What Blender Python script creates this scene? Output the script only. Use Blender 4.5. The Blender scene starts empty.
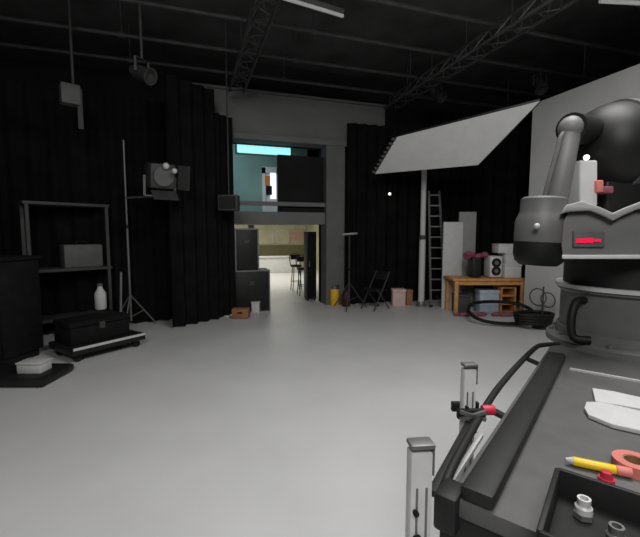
import bpy, bmesh, math, random
from mathutils import Vector as V, Matrix
random.seed(7)
C = bpy.context.scene.collection
PI = math.pi
# ------------------------------------------------------------------ camera model: 640x537, room axes = world axes
F, H = 390.0, 1.75
PITCH, YAW = math.atan(34.5/F), math.radians(18.3)
def lev(px, py):
    dx, dy = (px-320)/F, (268.5-py)/F
    return V((dx, math.cos(PITCH)+dy*math.sin(PITCH), -math.sin(PITCH)+dy*math.cos(PITCH)))
def wdir(v): return V((v.x*math.cos(YAW)+v.y*math.sin(YAW), -v.x*math.sin(YAW)+v.y*math.cos(YAW), v.z))
EYE = V((0, 0, H))
def at(px, py, D): v = lev(px, py); return EYE+wdir(v*(D/v.y))
def ground(px, py, z=0.0): v = lev(px, py); return EYE+wdir(v*((z-H)/v.z))
def atY(px, py, Y): w = wdir(lev(px, py)); return EYE+w*(Y/w.y)
CR = wdir(V((1, 0, 0))); CF = wdir(V((0, 1, 0))); UP = V((0, 0, 1))

# ------------------------------------------------------------------ materials
def lin(c): c /= 255.0; return c/12.92 if c <= .04045 else ((c+.055)/1.055)**2.4
def mat(name, rgb, rough=.6, metal=0, var=.15, scale=8, bump=0.0, emit=None, estr=0, spec=.5):
    m = bpy.data.materials.new(name); m.use_nodes = True
    nt = m.node_tree; b = nt.nodes['Principled BSDF']
    if isinstance(rgb, (int, float)): rgb = (rgb,)*3
    col = tuple(lin(c) for c in rgb)
    tc = nt.nodes.new('ShaderNodeTexCoord'); n = nt.nodes.new('ShaderNodeTexNoise')
    n.inputs['Scale'].default_value = scale; n.inputs['Detail'].default_value = 5
    nt.links.new(tc.outputs['Object'], n.inputs['Vector'])
    r = nt.nodes.new('ShaderNodeValToRGB')
    r.color_ramp.elements[0].position = .3; r.color_ramp.elements[1].position = .7
    r.color_ramp.elements[0].color = (*[x*(1-var) for x in col], 1)
    r.color_ramp.elements[1].color = (*[min(1, x*(1+var)) for x in col], 1)
    nt.links.new(n.outputs['Fac'], r.inputs['Fac']); nt.links.new(r.outputs['Color'], b.inputs['Base Color'])
    b.inputs['Roughness'].default_value = rough; b.inputs['Metallic'].default_value = metal
    b.inputs['Specular IOR Level'].default_value = spec
    if bump:
        bp = nt.nodes.new('ShaderNodeBump'); bp.inputs['Strength'].default_value = bump; bp.inputs['Distance'].default_value = .01
        nt.links.new(n.outputs['Fac'], bp.inputs['Height']); nt.links.new(bp.outputs['Normal'], b.inputs['Normal'])
    if emit:
        b.inputs['Emission Color'].default_value = (*[lin(c) for c in emit], 1); b.inputs['Emission Strength'].default_value = estr
    return m
M = dict(
    floor=mat('white_floor_paint', 205, .42, var=.05, scale=1.3, spec=.35),
    blackwall=mat('black_wall_paint', 36, .9, var=.2, scale=2, spec=.1),
    ceil=mat('black_ceiling_paint', 80, .9, var=.3, scale=1.5, spec=.1),
    drape=mat('black_drape', 38, .95, var=.25, scale=3, spec=.05),
    pipe=mat('black_pipe', 66, .5, var=.3, scale=5, spec=.3),
    cyc=mat('white_flat_paint', 190, .8, var=.05, scale=2, spec=.2),
    bulk=mat('grey_fascia_paint', 112, .8, var=.1, scale=1.5, spec=.2),
    column=mat('grey_column_paint', 104, .7, var=.1, scale=2, spec=.2),
    teal=mat('teal_wall_paint', (112, 140, 136), .8, var=.1, scale=2),
    cream=mat('cream_wall', (200, 196, 165), .8, var=.12, scale=2),
    olive=mat('olive_panel', (112, 108, 78), .7, var=.12, scale=3),
    pink=mat('pink_panel', (205, 165, 150), .7, var=.08),
    white=mat('white_laminate', 205, .45, var=.04),
    fabric=mat('white_silk', 222, .85, var=.04, scale=5, spec=.2),
    black=mat('black_paint', 30, .5, var=.25, spec=.35),
    blackmatt=mat('black_matt', 24, .8, var=.25, spec=.15),
    rubber=mat('black_rubber', 22, .6, var=.2, spec=.3),
    plate=mat('anthracite_plate', 90, .5, var=.1, scale=14, bump=.05, spec=.4),
    platedark=mat('black_powder_coat', 34, .55, var=.15, scale=10, spec=.35),
    casting=mat('grey_robot_casting', 114, .5, var=.08, scale=9, spec=.4),
    castdark=mat('dark_robot_casting', 98, .5, var=.1, scale=9, spec=.4),
    ring=mat('machined_ring', 190, .35, 0, var=.05),
    alu=mat('aluminium', 205, .45, .1, var=.06, scale=20),
    steel=mat('grey_steel', 125, .45, .5, var=.1),
    darksteel=mat('dark_steel', 70, .5, .4, var=.15),
    wood=mat('orange_wood', (200, 146, 88), .55, var=.2, scale=12),
    card=mat('brown_cardboard', (150, 105, 75), .85, var=.1),
    paper=mat('white_paper', 190, .85, var=.04, scale=30),
    board=mat('white_foam_board', 198, .8, var=.06),
    boardgrey=mat('grey_foam_board', 150, .8, var=.06),
    yellow=mat('yellow_plastic', (232, 196, 30), .4, var=.06),
    amber=mat('amber_paint', (230, 180, 45), .45, var=.1),
    red=mat('red_plastic', (190, 45, 65), .45, var=.1),
    coral=mat('coral_plastic', (205, 120, 110), .6, var=.1),
    magenta=mat('magenta_cloth', (140, 78, 95), .85, var=.3, scale=20),
    pale=mat('pale_pink_card', (205, 180, 178), .8, var=.06),
    blue=mat('pale_blue_plastic', (175, 190, 205), .5, var=.06),
    grey=mat('mid_grey_plastic', 92, .6, var=.12),
    darkgrey=mat('dark_grey_plastic', 62, .6, var=.15),
    orange=mat('orange_print', (205, 120, 60), .7, var=.2, scale=6),
    redled=mat('red_led', (120, 10, 30), .4, emit=(235, 30, 75), estr=.9),
    whiteled=mat('white_led', 200, .4, emit=(255, 255, 250), estr=1.6),
    cyanled=mat('cyan_led', (120, 200, 210), .4, emit=(150, 220, 224), estr=1.25),
    litwin=mat('lit_window_pane', 220, .4, emit=(235, 240, 255), estr=1.0),
    tube=mat('fluorescent_tube', 200, .4, emit=(255, 255, 255), estr=.1),  # faint glow put into the material of the unlit tubes
)

# ------------------------------------------------------------------ mesh builder (world coordinates)
class MB:
    def __init__(s): s.bm = bmesh.new()
    def _new(s, fn):
        t = bmesh.new(); fn(t); me = bpy.data.meshes.new('t'); t.to_mesh(me); t.free(); s.bm.from_mesh(me); bpy.data.meshes.remove(me); return s
    def box(s, c, size, rz=0, bev=0.0, mx=None, seg=2):
        def fn(t):
            bmesh.ops.create_cube(t, size=1)
            bmesh.ops.scale(t, vec=V(size), verts=t.verts)
            if bev: bmesh.ops.bevel(t, geom=t.edges[:], offset=bev, segments=seg, affect='EDGES', profile=.5)
            m = mx if mx else Matrix.Translation(V(c)) @ Matrix.Rotation(rz, 4, 'Z')
            bmesh.ops.transform(t, matrix=m, verts=t.verts)
        return s._new(fn)
    def cyl(s, a, b, r, r2=None, n=16, bev=0):
        a, b = V(a), V(b); d = b-a
        def fn(t):
            bmesh.ops.create_cone(t, cap_ends=True, segments=n, radius1=r, radius2=r if r2 is None else r2, depth=d.length)
            if bev: 
                es = [e for e in t.edges if len(e.link_faces) == 2 and any(len(f.verts) > 4 for f in e.link_faces)]
                bmesh.ops.bevel(t, geom=es, offset=bev, segments=2, affect='EDGES', profile=.5)
            q = d.to_track_quat('Z', 'Y').to_matrix().to_4x4()
            bmesh.ops.transform(t, matrix=Matrix.Translation((a+b)/2) @ q, verts=t.verts)
        return s._new(fn)
    def bar(s, a, b, w, h=None, bev=0):        # rectangular bar
        a, b = V(a), V(b); d = b-a; h = h or w
        q = d.to_track_quat('Z', 'Y').to_matrix().to_4x4()
        return s.box(None, (w, h, d.length), bev=bev, mx=Matrix.Translation((a+b)/2) @ q)
    def sph(s, c, r, sc=(1, 1, 1), n=16):
        def fn(t):
            bmesh.ops.create_uvsphere(t, u_segments=n, v_segments=n//2+2, radius=r)
            bmesh.ops.scale(t, vec=V(sc), verts=t.verts); bmesh.ops.translate(t, vec=V(c), verts=t.verts)
        return s._new(fn)
    def lathe(s, prof, origin, axis=UP, n=32):   # prof: (r, h)
        q = V(axis).to_track_quat('Z', 'Y').to_matrix().to_4x4(); mm = Matrix.Translation(V(origin)) @ q
        def fn(t):
            rings = []
            for r, h in prof:
                if r < 1e-5: rings.append([t.verts.new((0, 0, h))])
                else: rings.append([t.verts.new((r*math.cos(2*PI*i/n), r*math.sin(2*PI*i/n), h)) for i in range(n)])
            for A, B in zip(rings, rings[1:]):
                for i in range(n):
                    j = (i+1) % n
                    if len(A) == 1 and len(B) == 1: continue
                    if len(A) == 1: t.faces.new((A[0], B[i], B[j]))
                    elif len(B) == 1: t.faces.new((A[i], A[j], B[0]))
                    else: t.faces.new((A[i], A[j], B[j], B[i]))
            for R in (rings[0], rings[-1]):
                if len(R) > 1: t.faces.new(R)
            bmesh.ops.recalc_face_normals(t, faces=t.faces)
            bmesh.ops.transform(t, matrix=mm, verts=t.verts)
        return s._new(fn)
    def tube(s, pts, r, n=8, closed=False, smooth=4):
        P = [V(p) for p in pts]
        if smooth:
            Q = []; N = len(P); rng = N if closed else N-1
            for i in range(rng):
                g = lambda k: P[k % N] if closed else P[max(0, min(N-1, k))]
                p0, p1, p2, p3 = g(i-1), g(i), g(i+1), g(i+2)
                for k in range(smooth):
                    t = k/smooth
                    Q.append(.5*((2*p1)+(p2-p0)*t+(2*p0-5*p1+4*p2-p3)*t*t+(3*p1-p0-3*p2+p3)*t**3))
            if not closed: Q.append(P[-1])
            P = Q
        def fn(t):
            rings = []; N = len(P); prev = None
            for i, p in enumerate(P):
                a = P[(i-1) % N] if closed or i else P[0]; b = P[(i+1) % N] if closed or i < N-1 else P[-1]
                d = (b-a).normalized()
                if prev is None: u = d.orthogonal().normalized()
                else:
                    u = prev-d*prev.dot(d); u = u.normalized() if u.length > 1e-6 else d.orthogonal().normalized()
                prev = u; w = d.cross(u)
                rings.append([t.verts.new(p+r*(math.cos(2*PI*k/n)*u+math.sin(2*PI*k/n)*w)) for k in range(n)])
            for i in range(N if closed else N-1):
                A, B = rings[i], rings[(i+1) % N]
                for k in range(n): t.faces.new((A[k], A[(k+1) % n], B[(k+1) % n], B[k]))
            if not closed: t.faces.new(rings[0][::-1]); t.faces.new(rings[-1])
            bmesh.ops.recalc_face_normals(t, faces=t.faces)
        return s._new(fn)
    def prism(s, pts, ext, bev=0):               # planar polygon (3D points) extruded by vector ext
        def fn(t):
            vs = [t.verts.new(V(p)) for p in pts]; f = t.faces.new(vs)
            r = bmesh.ops.extrude_face_region(t, geom=[f])
            bmesh.ops.translate(t, vec=V(ext), verts=[e for e in r['geom'] if isinstance(e, bmesh.types.BMVert)])
            bmesh.ops.recalc_face_normals(t, faces=t.faces)
            if bev: bmesh.ops.bevel(t, geom=t.edges[:], offset=bev, segments=3, affect='EDGES', profile=.5)
        return s._new(fn)
def build(name, mb, m, root=None, parent=None, loc=None, smooth=True):
    """one mesh object; root = the thing's Empty (mesh is kept relative to it); parent = part it is a sub-part of"""
    me = bpy.data.meshes.new(name); 
    o = bpy.data.objects.new(name, me); C.objects.link(o)
    off = root.location if root is not None else (V(loc) if loc is not None else V((0, 0, 0)))
    bmesh.ops.translate(mb.bm, vec=-off, verts=mb.bm.verts)
    mb.bm.to_mesh(me); mb.bm.free(); me.materials.append(m)
    if smooth:
        me.polygons.foreach_set('use_smooth', [True]*len(me.polygons))
        me.set_sharp_from_angle(angle=math.radians(38))
    if root is not None: o.parent = parent or root
    else: o.location = off
    return o
def tag(o, label, cat, group=None, kind=None):
    o['label'] = label; o['category'] = cat
    if group: o['group'] = group
    if kind: o['kind'] = kind
    return o
def thing(name, label, cat, loc, group=None):
    o = bpy.data.objects.new(name, None); C.objects.link(o); o.location = V(loc); o.empty_display_size = .1
    return tag(o, label, cat, group)
def single(name, mb, m, label, cat, loc, group=None): return tag(build(name, mb, m, loc=loc), label, cat, group)
def struct(name, mb, m): o = build(name, mb, m, smooth=False); o['kind'] = 'structure'; return o
def copy_thing(o, loc, label=None, rz=0):
    r = o.copy(); C.objects.link(r); r.location = V(loc); r.rotation_euler = (0, 0, rz)
    if label: r['label'] = label
    for ch in list(o.children):
        c = ch.copy(); C.objects.link(c); c.parent = r
        for g in list(ch.children):
            d = g.copy(); C.objects.link(d); d.parent = c
    return r
def zat(py, D): return H+(lev(320, py).z/lev(320, py).y)*D      # height seen at row py, D ahead
def rect(x0, x1, y0, y1, z0, z1, bev=0): 
    return MB().box(((x0+x1)/2, (y0+y1)/2, (z0+z1)/2), (x1-x0, y1-y0, z1-z0), bev=bev)

# ================================================================== SETTING
Y0 = 9.1                                       # front plane of the mezzanine structure
CEIL = 5.7
struct('floor', rect(-7, 12, -5, 26, -.1, 0), M['floor'])
struct('ceiling', rect(-7, 12, -5, Y0+.6, CEIL, CEIL+.1), M['ceil'])
struct('wall_left', rect(-7.1, -7, -5, 26, 0, CEIL), M['blackwall'])
struct('wall_right', rect(12, 12.1, -5, 26, 0, CEIL), M['blackwall'])
struct('wall_front', rect(-7, 12, -5.1, -5, 0, CEIL), M['blackwall'])
pt = lambda px, py: atY(px, py, Y0)
xo_l, xo_r = pt(232, 250).x, pt(322, 250).x    # the opening
col_l, col_r = pt(325, 230).x, pt(343, 230).x
z_bulk1, z_bulk0 = pt(300, 99).z, pt(300, 144).z
z_deck1, z_deck0 = pt(285, 212).z, pt(285, 224).z
struct('wall_back', rect(-7, xo_l-.15, Y0+.3, Y0+.5, 0, CEIL), M['blackwall'])
struct('wall_back_right', rect(col_l, 12, Y0+.3, Y0+.5, 0, CEIL), M['blackwall'])
struct('wall_back_upper', rect(xo_l-.15, col_l, Y0+.3, Y0+.5, z_bulk0, CEIL), M['blackwall'])
# grey fascia (bulkhead) with its lower lip
bx0, bx1 = pt(180, 85).x, pt(384, 120).x
struct('beam_upper', rect(bx0, bx1, Y0-.05, Y0+.3, z_bulk0+.12, z_bulk1), M['bulk'])
struct('trim_1', rect(bx0, bx1, Y0-.12, Y0+.3, z_bulk0, z_bulk0+.12), M['bulk'])
struct('trim_2', rect(bx0, bx1, Y0-.12, Y0+.3, z_bulk1, z_bulk1+.05), M['column'])
struct('column_1', rect(col_l, col_r, Y0-.1, Y0+.3, 0, z_bulk0), M['column'])
# mezzanine deck, its edge beam and guard rail bar
struct('beam_deck', rect(xo_l-.15, col_l, Y0, Y0+.3, z_deck0, z_deck1), M['bulk'])
struct('slab_deck', rect(-1, col_l+.5, Y0+.3, Y0+3.4, z_deck0+.05, z_deck1), M['column'])
struct('trim_3', rect(xo_l-.15, col_l, Y0-.02, Y0+.06, pt(285, 206).z, pt(285, 202).z), M['bulk'])
# black panel closing the right side of the upper opening
struct('partition_upper', rect(pt(279, 180).x, col_l, Y0+.1, Y0+.2, z_deck1, pt(300, 155).z), M['blackwall'])
# upper room
YM = Y0+3.2
struct('wall_mezzanine', rect(-1, col_l+.5, YM, YM+.1, z_deck1, CEIL), M['teal'])
struct('wall_mezzanine_left', rect(-1.1, -1, Y0+.5, YM, z_deck1, CEIL), M['teal'])
struct('ceiling_mezzanine', rect(-1, col_l+.5, Y0+.5, YM, z_bulk0+.6, z_bulk0+.7), M['column'])
pm = lambda px, py: atY(px, py, YM)
w0, w1, zz0, zz1 = pm(262, 180).x, pm(278, 180).x, z_deck1, pm(270, 168).z
wf = MB(); 
for a in ((w0, w0+.1), (w1-.06, w1)): wf.box(((a[0]+a[1])/2, YM-.03, (zz0+zz1)/2), (a[1]-a[0], .08, zz1-zz0))
wf.box(((w0+w1)/2, YM-.03, zz1-.08), (w1-w0, .08, .2))
wf.box(((w0+w1)/2, YM-.01, (zz0+zz1)/2), (w1-w0-.02, .04, zz1-zz0-.02))
win = struct('window_1', wf, M['white'])
pn = rect(pm(270, 180).x, w1-.08, YM-.07, YM-.03, pm(270, 199).z, pm(270, 173).z)
o = build('pane', pn, M['litwin'], root=win); 
pr = thing('poster', 'small orange and black poster beside the bright upper window', 'poster', (pm(266, 196).x, YM-.05, pm(266, 196).z))
px0, px1 = pm(264.5, 180).x, pm(269.5, 180).x
build('print', rect(px0, px1, YM-.075, YM-.055, pm(266, 186).z, pm(266, 176).z), M['orange'], pr)
build('base_strip', rect(px0+.03, px1+.06, YM-.078, YM-.055, pm(266, 195).z, pm(266, 186).z), M['blackmatt'], pr)
# cyan strip light under the fascia
a, b = atY(237, 147, Y0+.6), atY(290, 147, Y0+.6)
sl = thing('strip_light', 'glowing cyan strip light under the grey fascia', 'light', (a.x, Y0+.6, a.z))
zc, hh = a.z, .13
build('diffuser', rect(a.x, b.x, Y0+.53, Y0+.62, zc-hh, zc+hh, .02), M['cyanled'], sl)
build('housing', rect(a.x-.03, b.x+.03, Y0+.621, Y0+.7, zc-hh-.02, z_bulk0+.598, .01), M['grey'], sl)
# lower back room
YB = Y0+11
struct('wall_far', rect(-2, 9, YB, YB+.1, 0, 3), M['cream'])
struct('wall_back_room_left', rect(-.6, -.5, Y0+.5, YB, 0, 3), M['white'])
struct('wall_back_room_right', rect(pt(330, 250).x+2.6, pt(330, 250).x+2.7, Y0+.5, YB, 0, 3), M['cream'])
struct('ceiling_back_room', rect(-2, 9, Y0+3.4, YB, 2.7, 2.8), M['white'])
pf = lambda px, py: atY(px, py, YB-.1)
struct('trim_4', rect(pf(240, 240).x, pf(309, 240).x, YB-.08, YB, pf(280, 256).z, pf(280, 245).z), M['olive'])
for k, (u0, u1, y0, y1, m) in enumerate(((256, 273, 231, 243, 'white'), (277, 288, 231, 243, 'white'))):
    q = atY(u0, y0, YB); r = atY(u1, y1, YB)
    fr = MB()
    fr.box(((q.x+r.x)/2, YB-.03, q.z), (r.x-q.x, .08, .05)).box(((q.x+r.x)/2, YB-.03, r.z), (r.x-q.x, .08, .05))
    fr.box((q.x, YB-.03, (q.z+r.z)/2), (.06, .08, q.z-r.z)).box((r.x, YB-.03, (q.z+r.z)/2), (.06, .08, q.z-r.z))
    wn = struct('window_%d' % (k+2), fr, M['white'])
    build('pane', rect(q.x, r.x, YB-.03, YB-.01, r.z, q.z), M['cream'], root=wn)
q, r = atY(290, 231, YB), atY(306, 241, YB)
sb = thing('notice_board', 'pale pink board on the far wall of the bright back room', 'notice board', (q.x, YB, r.z))
build('board', rect(q.x, r.x, YB-.04, YB, r.z, q.z), M['pink'], sb)
for z_ in (q.z, r.z): build('frame_bar', MB().box(((q.x+r.x)/2, YB-.05, z_), (r.x-q.x, .04, .04)), M['white'], sb)
Yc = Y0+8
q, r = atY(258, 257, Yc), atY(301, 257, Yc)
ct = thing('counter', 'long white counter in the bright back room', 'counter', (q.x, Yc, 0))
build('body', rect(q.x+.05, r.x-.05, Yc+.05, Yc+.7, 0, q.z-.06, .01), M['white'], ct)
build('countertop', rect(q.x, r.x, Yc, Yc+.75, q.z-.06, q.z, .01), M['paper'], ct)
q = atY(251, 240, Y0+1.2)
struct('trim_5', rect(q.x-.06, q.x+.08, Y0+1.15, Y0+1.25, 0, z_deck0), M['paper'])

# black drapes
def drape(name, pts, z0, z1, label, amp=.05, wl=.28, m='drape'):
    mb = MB(); P = [V((p[0], p[1], 0)) for p in pts]
    def fn(t):
        rows = [z0, z0+.4*(z1-z0), z0+.8*(z1-z0), z1]; cols = []
        s = 0
        for a, b in zip(P, P[1:]):
            L = (b-a).length; d = (b-a)/L; n = V((-d.y, d.x, 0)); k = int(L/.035)+1
            for i in range(k+1):
                u = L*i/k; w = amp*math.sin(2*PI*(s+u)/wl+1.2*math.sin((s+u)*1.7))
                cols.append([t.verts.new(a+d*u+n*w*(1.15-.35*j/3)+UP*z) for j, z in enumerate(rows)])
            s += L
        for A, B in zip(cols, cols[1:]):
            for j in range(3): t.faces.new((A[j], B[j], B[j+1], A[j+1]))
        r = bmesh.ops.solidify(t, geom=t.faces[:], thickness=.012)
        bmesh.ops.recalc_face_normals(t, faces=t.faces)
    mb._new(fn)
    return single(name, mb, M[m], label, 'curtain', (pts[0][0], pts[0][1], z0))
g = lambda x, y: ground(x, y)
dl = g(229, 315)
dm = g(213, 319); d2 = g(236, 314)
drape('drape', [(g(219, 317.5).x-.0, g(219, 317.5).y-.14), (g(172, 329).x, g(172, 329).y)], .02, at(215, 95, 8.2).z, 'tallest black drape, between the studio light and the small box speaker')
drape('drape', [(d2.x, d2.y), (dm.x+.06, dm.y-.02)], .02, at(225, 115, 8.2).z, 'narrow shorter black drape at the left edge of the opening', .035, .2)
p0 = g(192, 321)+CF*.3; p1 = g(60, 352); pd_ = (g(146, 346)-g(73, 365)).normalized(); p1 = p1+V((-pd_.y, pd_.x, 0))*1.8
drape('drape', [(p0.x, p0.y), (p1.x, p1.y), (-6.6, 4.6)], .02, 4.3, 'wide black drape hanging behind the equipment rack')
e = atY(346, 300, Y0-.2); e2 = atY(436, 300, Y0-.3)
drape('drape', [(e.x, e.y), (e2.x, e2.y)], .02, 4.4, 'black drape hanging between the grey column and the pale pole')
drape('drape', [(e2.x+.06, e2.y+.02), (9.4, 7.6)], .02, 4.5, 'black drape hanging behind the ladder and the foam boards')

# white flat standing at the right
Pc = ground(523, 318); xw = Pc.x; yw = Pc.y
zt = atY(532, 104, yw).z
fl = thing('studio_flat', 'tall white wall flat standing behind the robot', 'wall flat', (xw, yw, 0))
build('face_panel', rect(xw, xw+.05, -3, yw, 0, zt, 0), M['cyc'], fl)
br = MB()
for y in (yw-.1, yw-1.6, yw-3.1, yw-4.6): br.box((xw+.1, y, zt/2), (.09, .05, zt))
for z in (.05, zt/2, zt-.05): br.box((xw+.1, (yw-3)/2, z), (.09, yw+3, .05))
build('frame', br, M['card'], fl)

# ================================================================== CEILING RIG
pipe_lab = 'black lighting pipe running across under the dark ceiling'
def pipe(y, z):
    c = V((2.5, y, z)); t = thing('lighting_pipe', pipe_lab, 'pipe', c, 'lighting pipes under the ceiling')
    build('tube', MB().cyl((-6, y, z), (11, y, z), .035, n=10), M['pipe'], t)
    for x in (-4, -1, 2, 5, 8): build('hanger', MB().cyl((x, y, z), (x, y, CEIL), .012, n=6).cyl((x-.05, y, z), (x+.05, y, z), .05, n=10), M['pipe'], t)
    return t
P0 = pipe(4.2, 5.05)
for y in (5.3, 6.4, 7.5, 8.5): copy_thing(P0, (2.5, y, 5.05))
def truss(x, y0, y1, z, label):
    t = thing('lighting_truss', label, 'truss', (x, y0, z))
    s = .15
    ch = [(x-s, z), (x+s, z), (x, z+.26)]
    for a in ch: build('chord', MB().cyl((a[0], y0, a[1]), (a[0], y1, a[1]), .025, n=8), M['pipe'], t)
    w = MB(); n = int((y1-y0)/.45)
    for i in range(n):
        ya, yb = y0+(y1-y0)*i/n, y0+(y1-y0)*(i+1)/n; ym = (ya+yb)/2
        for p, q in ((0, 1), (1, 2), (2, 0)):
            w.cyl((ch[p][0], ya, ch[p][1]), (ch[q][0], ym, ch[q][1]), .011, n=5).cyl((ch[q][0], ym, ch[q][1]), (ch[p][0], yb, ch[p][1]), .011, n=5)
    build('bracing', w, M['pipe'], t)
    for yy in (y0+.9, y1-.9): build('hanger', MB().cyl((x, yy, z+.26), (x, yy, CEIL), .014, n=6), M['pipe'], t)
truss(4.6, 3, 8.6, 4.72, 'black lighting truss running toward the back above the white overhead sheet')
truss(1.0, 3, 8.6, 4.72, 'black lighting truss running toward the back above the grey fascia')
def par(loc, label, rz=0, tilt=.5):
    t = thing('stage_lamp', label, 'stage lamp', loc, 'stage lamps hung from the pipes')
    ax = V((math.sin(rz)*math.cos(tilt), -math.cos(rz)*math.cos(tilt), -math.sin(tilt))); c = V(loc)+V((0, 0, -.26))
    build('can', MB().lathe([(.0, -.2), (.06, -.2), (.1, -.12), (.105, .12), (.12, .14), (.12, .17), (.1, .17), (.095, .1), (0, .08)], c, ax, 20), M['darkgrey'], t)
    side = ax.cross(UP).normalized()
    build('yoke', MB().bar(c+side*.125, c+side*.125+V((0, 0, .2)), .03, .008).bar(c-side*.125, c-side*.125+V((0, 0, .2)), .03, .008).bar(c+side*.13+V((0, 0, .2)), c-side*.13+V((0, 0, .2)), .03, .008).cyl(c+V((0, 0, .2)), V((c.x, c.y, max(5.035, loc[2]+.025))), .02), M['pipe'], t)
    return t
for (x, y, lab, rz, ti) in ((atY(438, 75, 7.5).x, 7.5, 'dark stage lamp hanging above the left end of the white overhead sheet', .3, .7),
                            (atY(540, 80, 6.4).x, 6.4, 'dark stage lamp hanging above the corner of the white wall flat', -.4, .9),
                            ):
    par((x, y, 5.02), lab, rz, ti)
q = at(149, 82, 6.9); par((q.x, 6.4, q.z), 'dark stage lamp hanging on a long stem above the studio light with two pale highlight balls', .9, .4)
q = at(70, 95, 6.2)
gl = thing('hanging_panel', 'grey fixture with a bent bracket hanging high in the left dark corner', 'light fixture', q)
build('lamp_box', MB().box(q+V((0, 0, .0)), (.26, .2, .3), .4, .02), M['grey'], gl)
build('bracket', MB().cyl(q+V((.05, 0, .15)), V((q.x+.05, q.y, CEIL)), .02, n=8).bar(q+V((.13, 0, .1)), q+V((.13, 0, -.5)), .07, .03), M['darkgrey'], gl)
def tubelight(pa, pb, z, lab):
    a, b = ground(*pa, z=z), ground(*pb, z=z)
    t = thing('tube_light', lab, 'light', (a+b)/2, 'unlit tube lights under the ceiling')
    build('tube', MB().cyl(a, b, .028, n=10), M['tube'], t)
    build('housing', MB().bar(a+V((0, 0, .06)), b+V((0, 0, .06)), .1, .06, .01), M['grey'], t)
    for f in (.15, .85):
        c = a.lerp(b, f); build('hanger', MB().cyl(c+V((0, 0, .08)), V((c.x, c.y, CEIL)), .008, n=6), M['pipe'], t)
tubelight((280, -3), (343, 16), 5.2, 'long pale tube light near the middle of the dark ceiling')
tubelight((600, 1), (660, 4), 4.9, 'pale tube light above the top of the white wall flat')

# overhead white sheet in a black frame, held by a pale pole
BL = at(375, 174, 9.0); zB = BL.z
BRp = ground(478, 165, z=zB); TL = at(397, 137, 8.1)
nrm = (BRp-BL).cross(TL-BL); w = wdir(lev(540, 101)); TR = EYE+w*((BL-EYE).dot(nrm)/w.dot(nrm))
nn = nrm.normalized(); 
if nn.z < 0: nn = -nn
bs = g(421, 306)
poleD = (bs-EYE).dot(CF)
tp = at(424, 168, poleD)
sh = thing('overhead_sheet', 'large white diffusion sheet in a black frame tilted overhead', 'diffusion frame', BL)
build('fabric', MB().prism([BL, BRp, TR, TL], nn*.012), M['fabric'], sh)
fr = [BL+nn*.03, BRp+nn*.03, TR+nn*.03, TL+nn*.03]
for i in range(4): build('frame_bar', MB().bar(fr[i], fr[(i+1) % 4], .045, bev=.006), M['black'], sh)
lc = MB(); out = (BL-BRp).normalized()
for k in range(9):
    c = BL.lerp(TL, (k+.5)/9); lc.box(c+out*.045+nn*.01, (.09, .05, .05), rz=-.3)
build('clamp_row', lc, M['darkgrey'], sh)
pl = thing('stand_pole', 'tall pale pole rising from the floor to the white overhead sheet', 'stand', bs)
tt = V((bs.x, bs.y, tp.z+.2))
build('lower_tube', MB().cyl(bs+V((0, 0, .06)), bs+V((0, 0, 1.7)), .075, n=20), M['board'], pl)
build('upper_tube', MB().cyl(bs+V((0, 0, 1.65)), tt, .062, n=20), M['board'], pl)
build('collar', MB().cyl(bs+V((0, 0, 1.62)), bs+V((0, 0, 1.72)), .09, n=20), M['darkgrey'], pl)
build('base', MB().lathe([(.0, 0), (.13, 0), (.13, .03), (.1, .06), (.085, .12), (0, .12)], bs), M['steel'], pl)
jx = BL.lerp(BRp, .45)
build('arm', MB().bar(tt, TL.lerp(TR, .1)*.0+jx+V((0, 0, .06)), .05).cyl(tt-V((0, 0, .06)), tt+V((0, 0, .05)), .08, n=14), M['darkgrey'], pl)

# ladder leaning by the pole
la = g(438, 307); D_l = (la-EYE).dot(CF)
ltop = at(434, 191, D_l+.35)
ld = thing('ladder', 'tall grey ladder leaning against the black drape beside the pale pole', 'ladder', la)
hw = .14*CR
for s in (-1, 1): build('rail', MB().bar(la+hw*s*1.25, ltop+hw*s*.9, .05, .03), M['grey'], ld)
n = 11
for k in range(n):
    f = (k+.6)/n; c = la.lerp(ltop, f); ww = hw*(1.25-.35*f)
    build('rung', MB().bar(c-ww, c+ww, .055, .03), M['steel'], ld)
for s in (-1, 1): build('foot', MB().box(la+hw*s*1.25+V((0, 0, .025)), (.08, .08, .05), YAW*-1, .01), M['rubber'], ld)

# ================================================================== RIGHT BACK CLUTTER
tA, tB = g(454, 315), g(524, 315)
tc = (tA+tB)/2; ux = (tB-tA).normalized(); uy = V((-ux.y, ux.x, 0)); L = (tB-tA).length
if uy.dot(CF) < 0: uy = -uy
def lf(o, a, b, z): return o+ux*a+uy*b+UP*z
RZ = math.atan2(ux.y, ux.x)
HT = zat(278.5, (tA-EYE).dot(CF))
tw = .62
tb = thing('wooden_table', 'orange wooden table carrying white boxes beside the ladder', 'table', tA)
build('tabletop', MB().box(lf(tA, L/2, tw/2, HT-.03), (L+.1, tw+.06, .05), RZ, .008), M['wood'], tb)
build('apron', MB().box(lf(tA, L/2, .02, HT-.1), (L-.06, .025, .09), RZ).box(lf(tA, L/2, tw-.02, HT-.1), (L-.06, .025, .09), RZ), M['wood'], tb)
for a_, b_ in ((.04, .03), (L-.04, .03), (.04, tw-.03), (L-.04, tw-.03)):
    build('leg', MB().box(lf(tA, a_, b_, (HT-.05)/2), (.08, .08, HT-.05), RZ, .006), M['wood'], tb)
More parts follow.
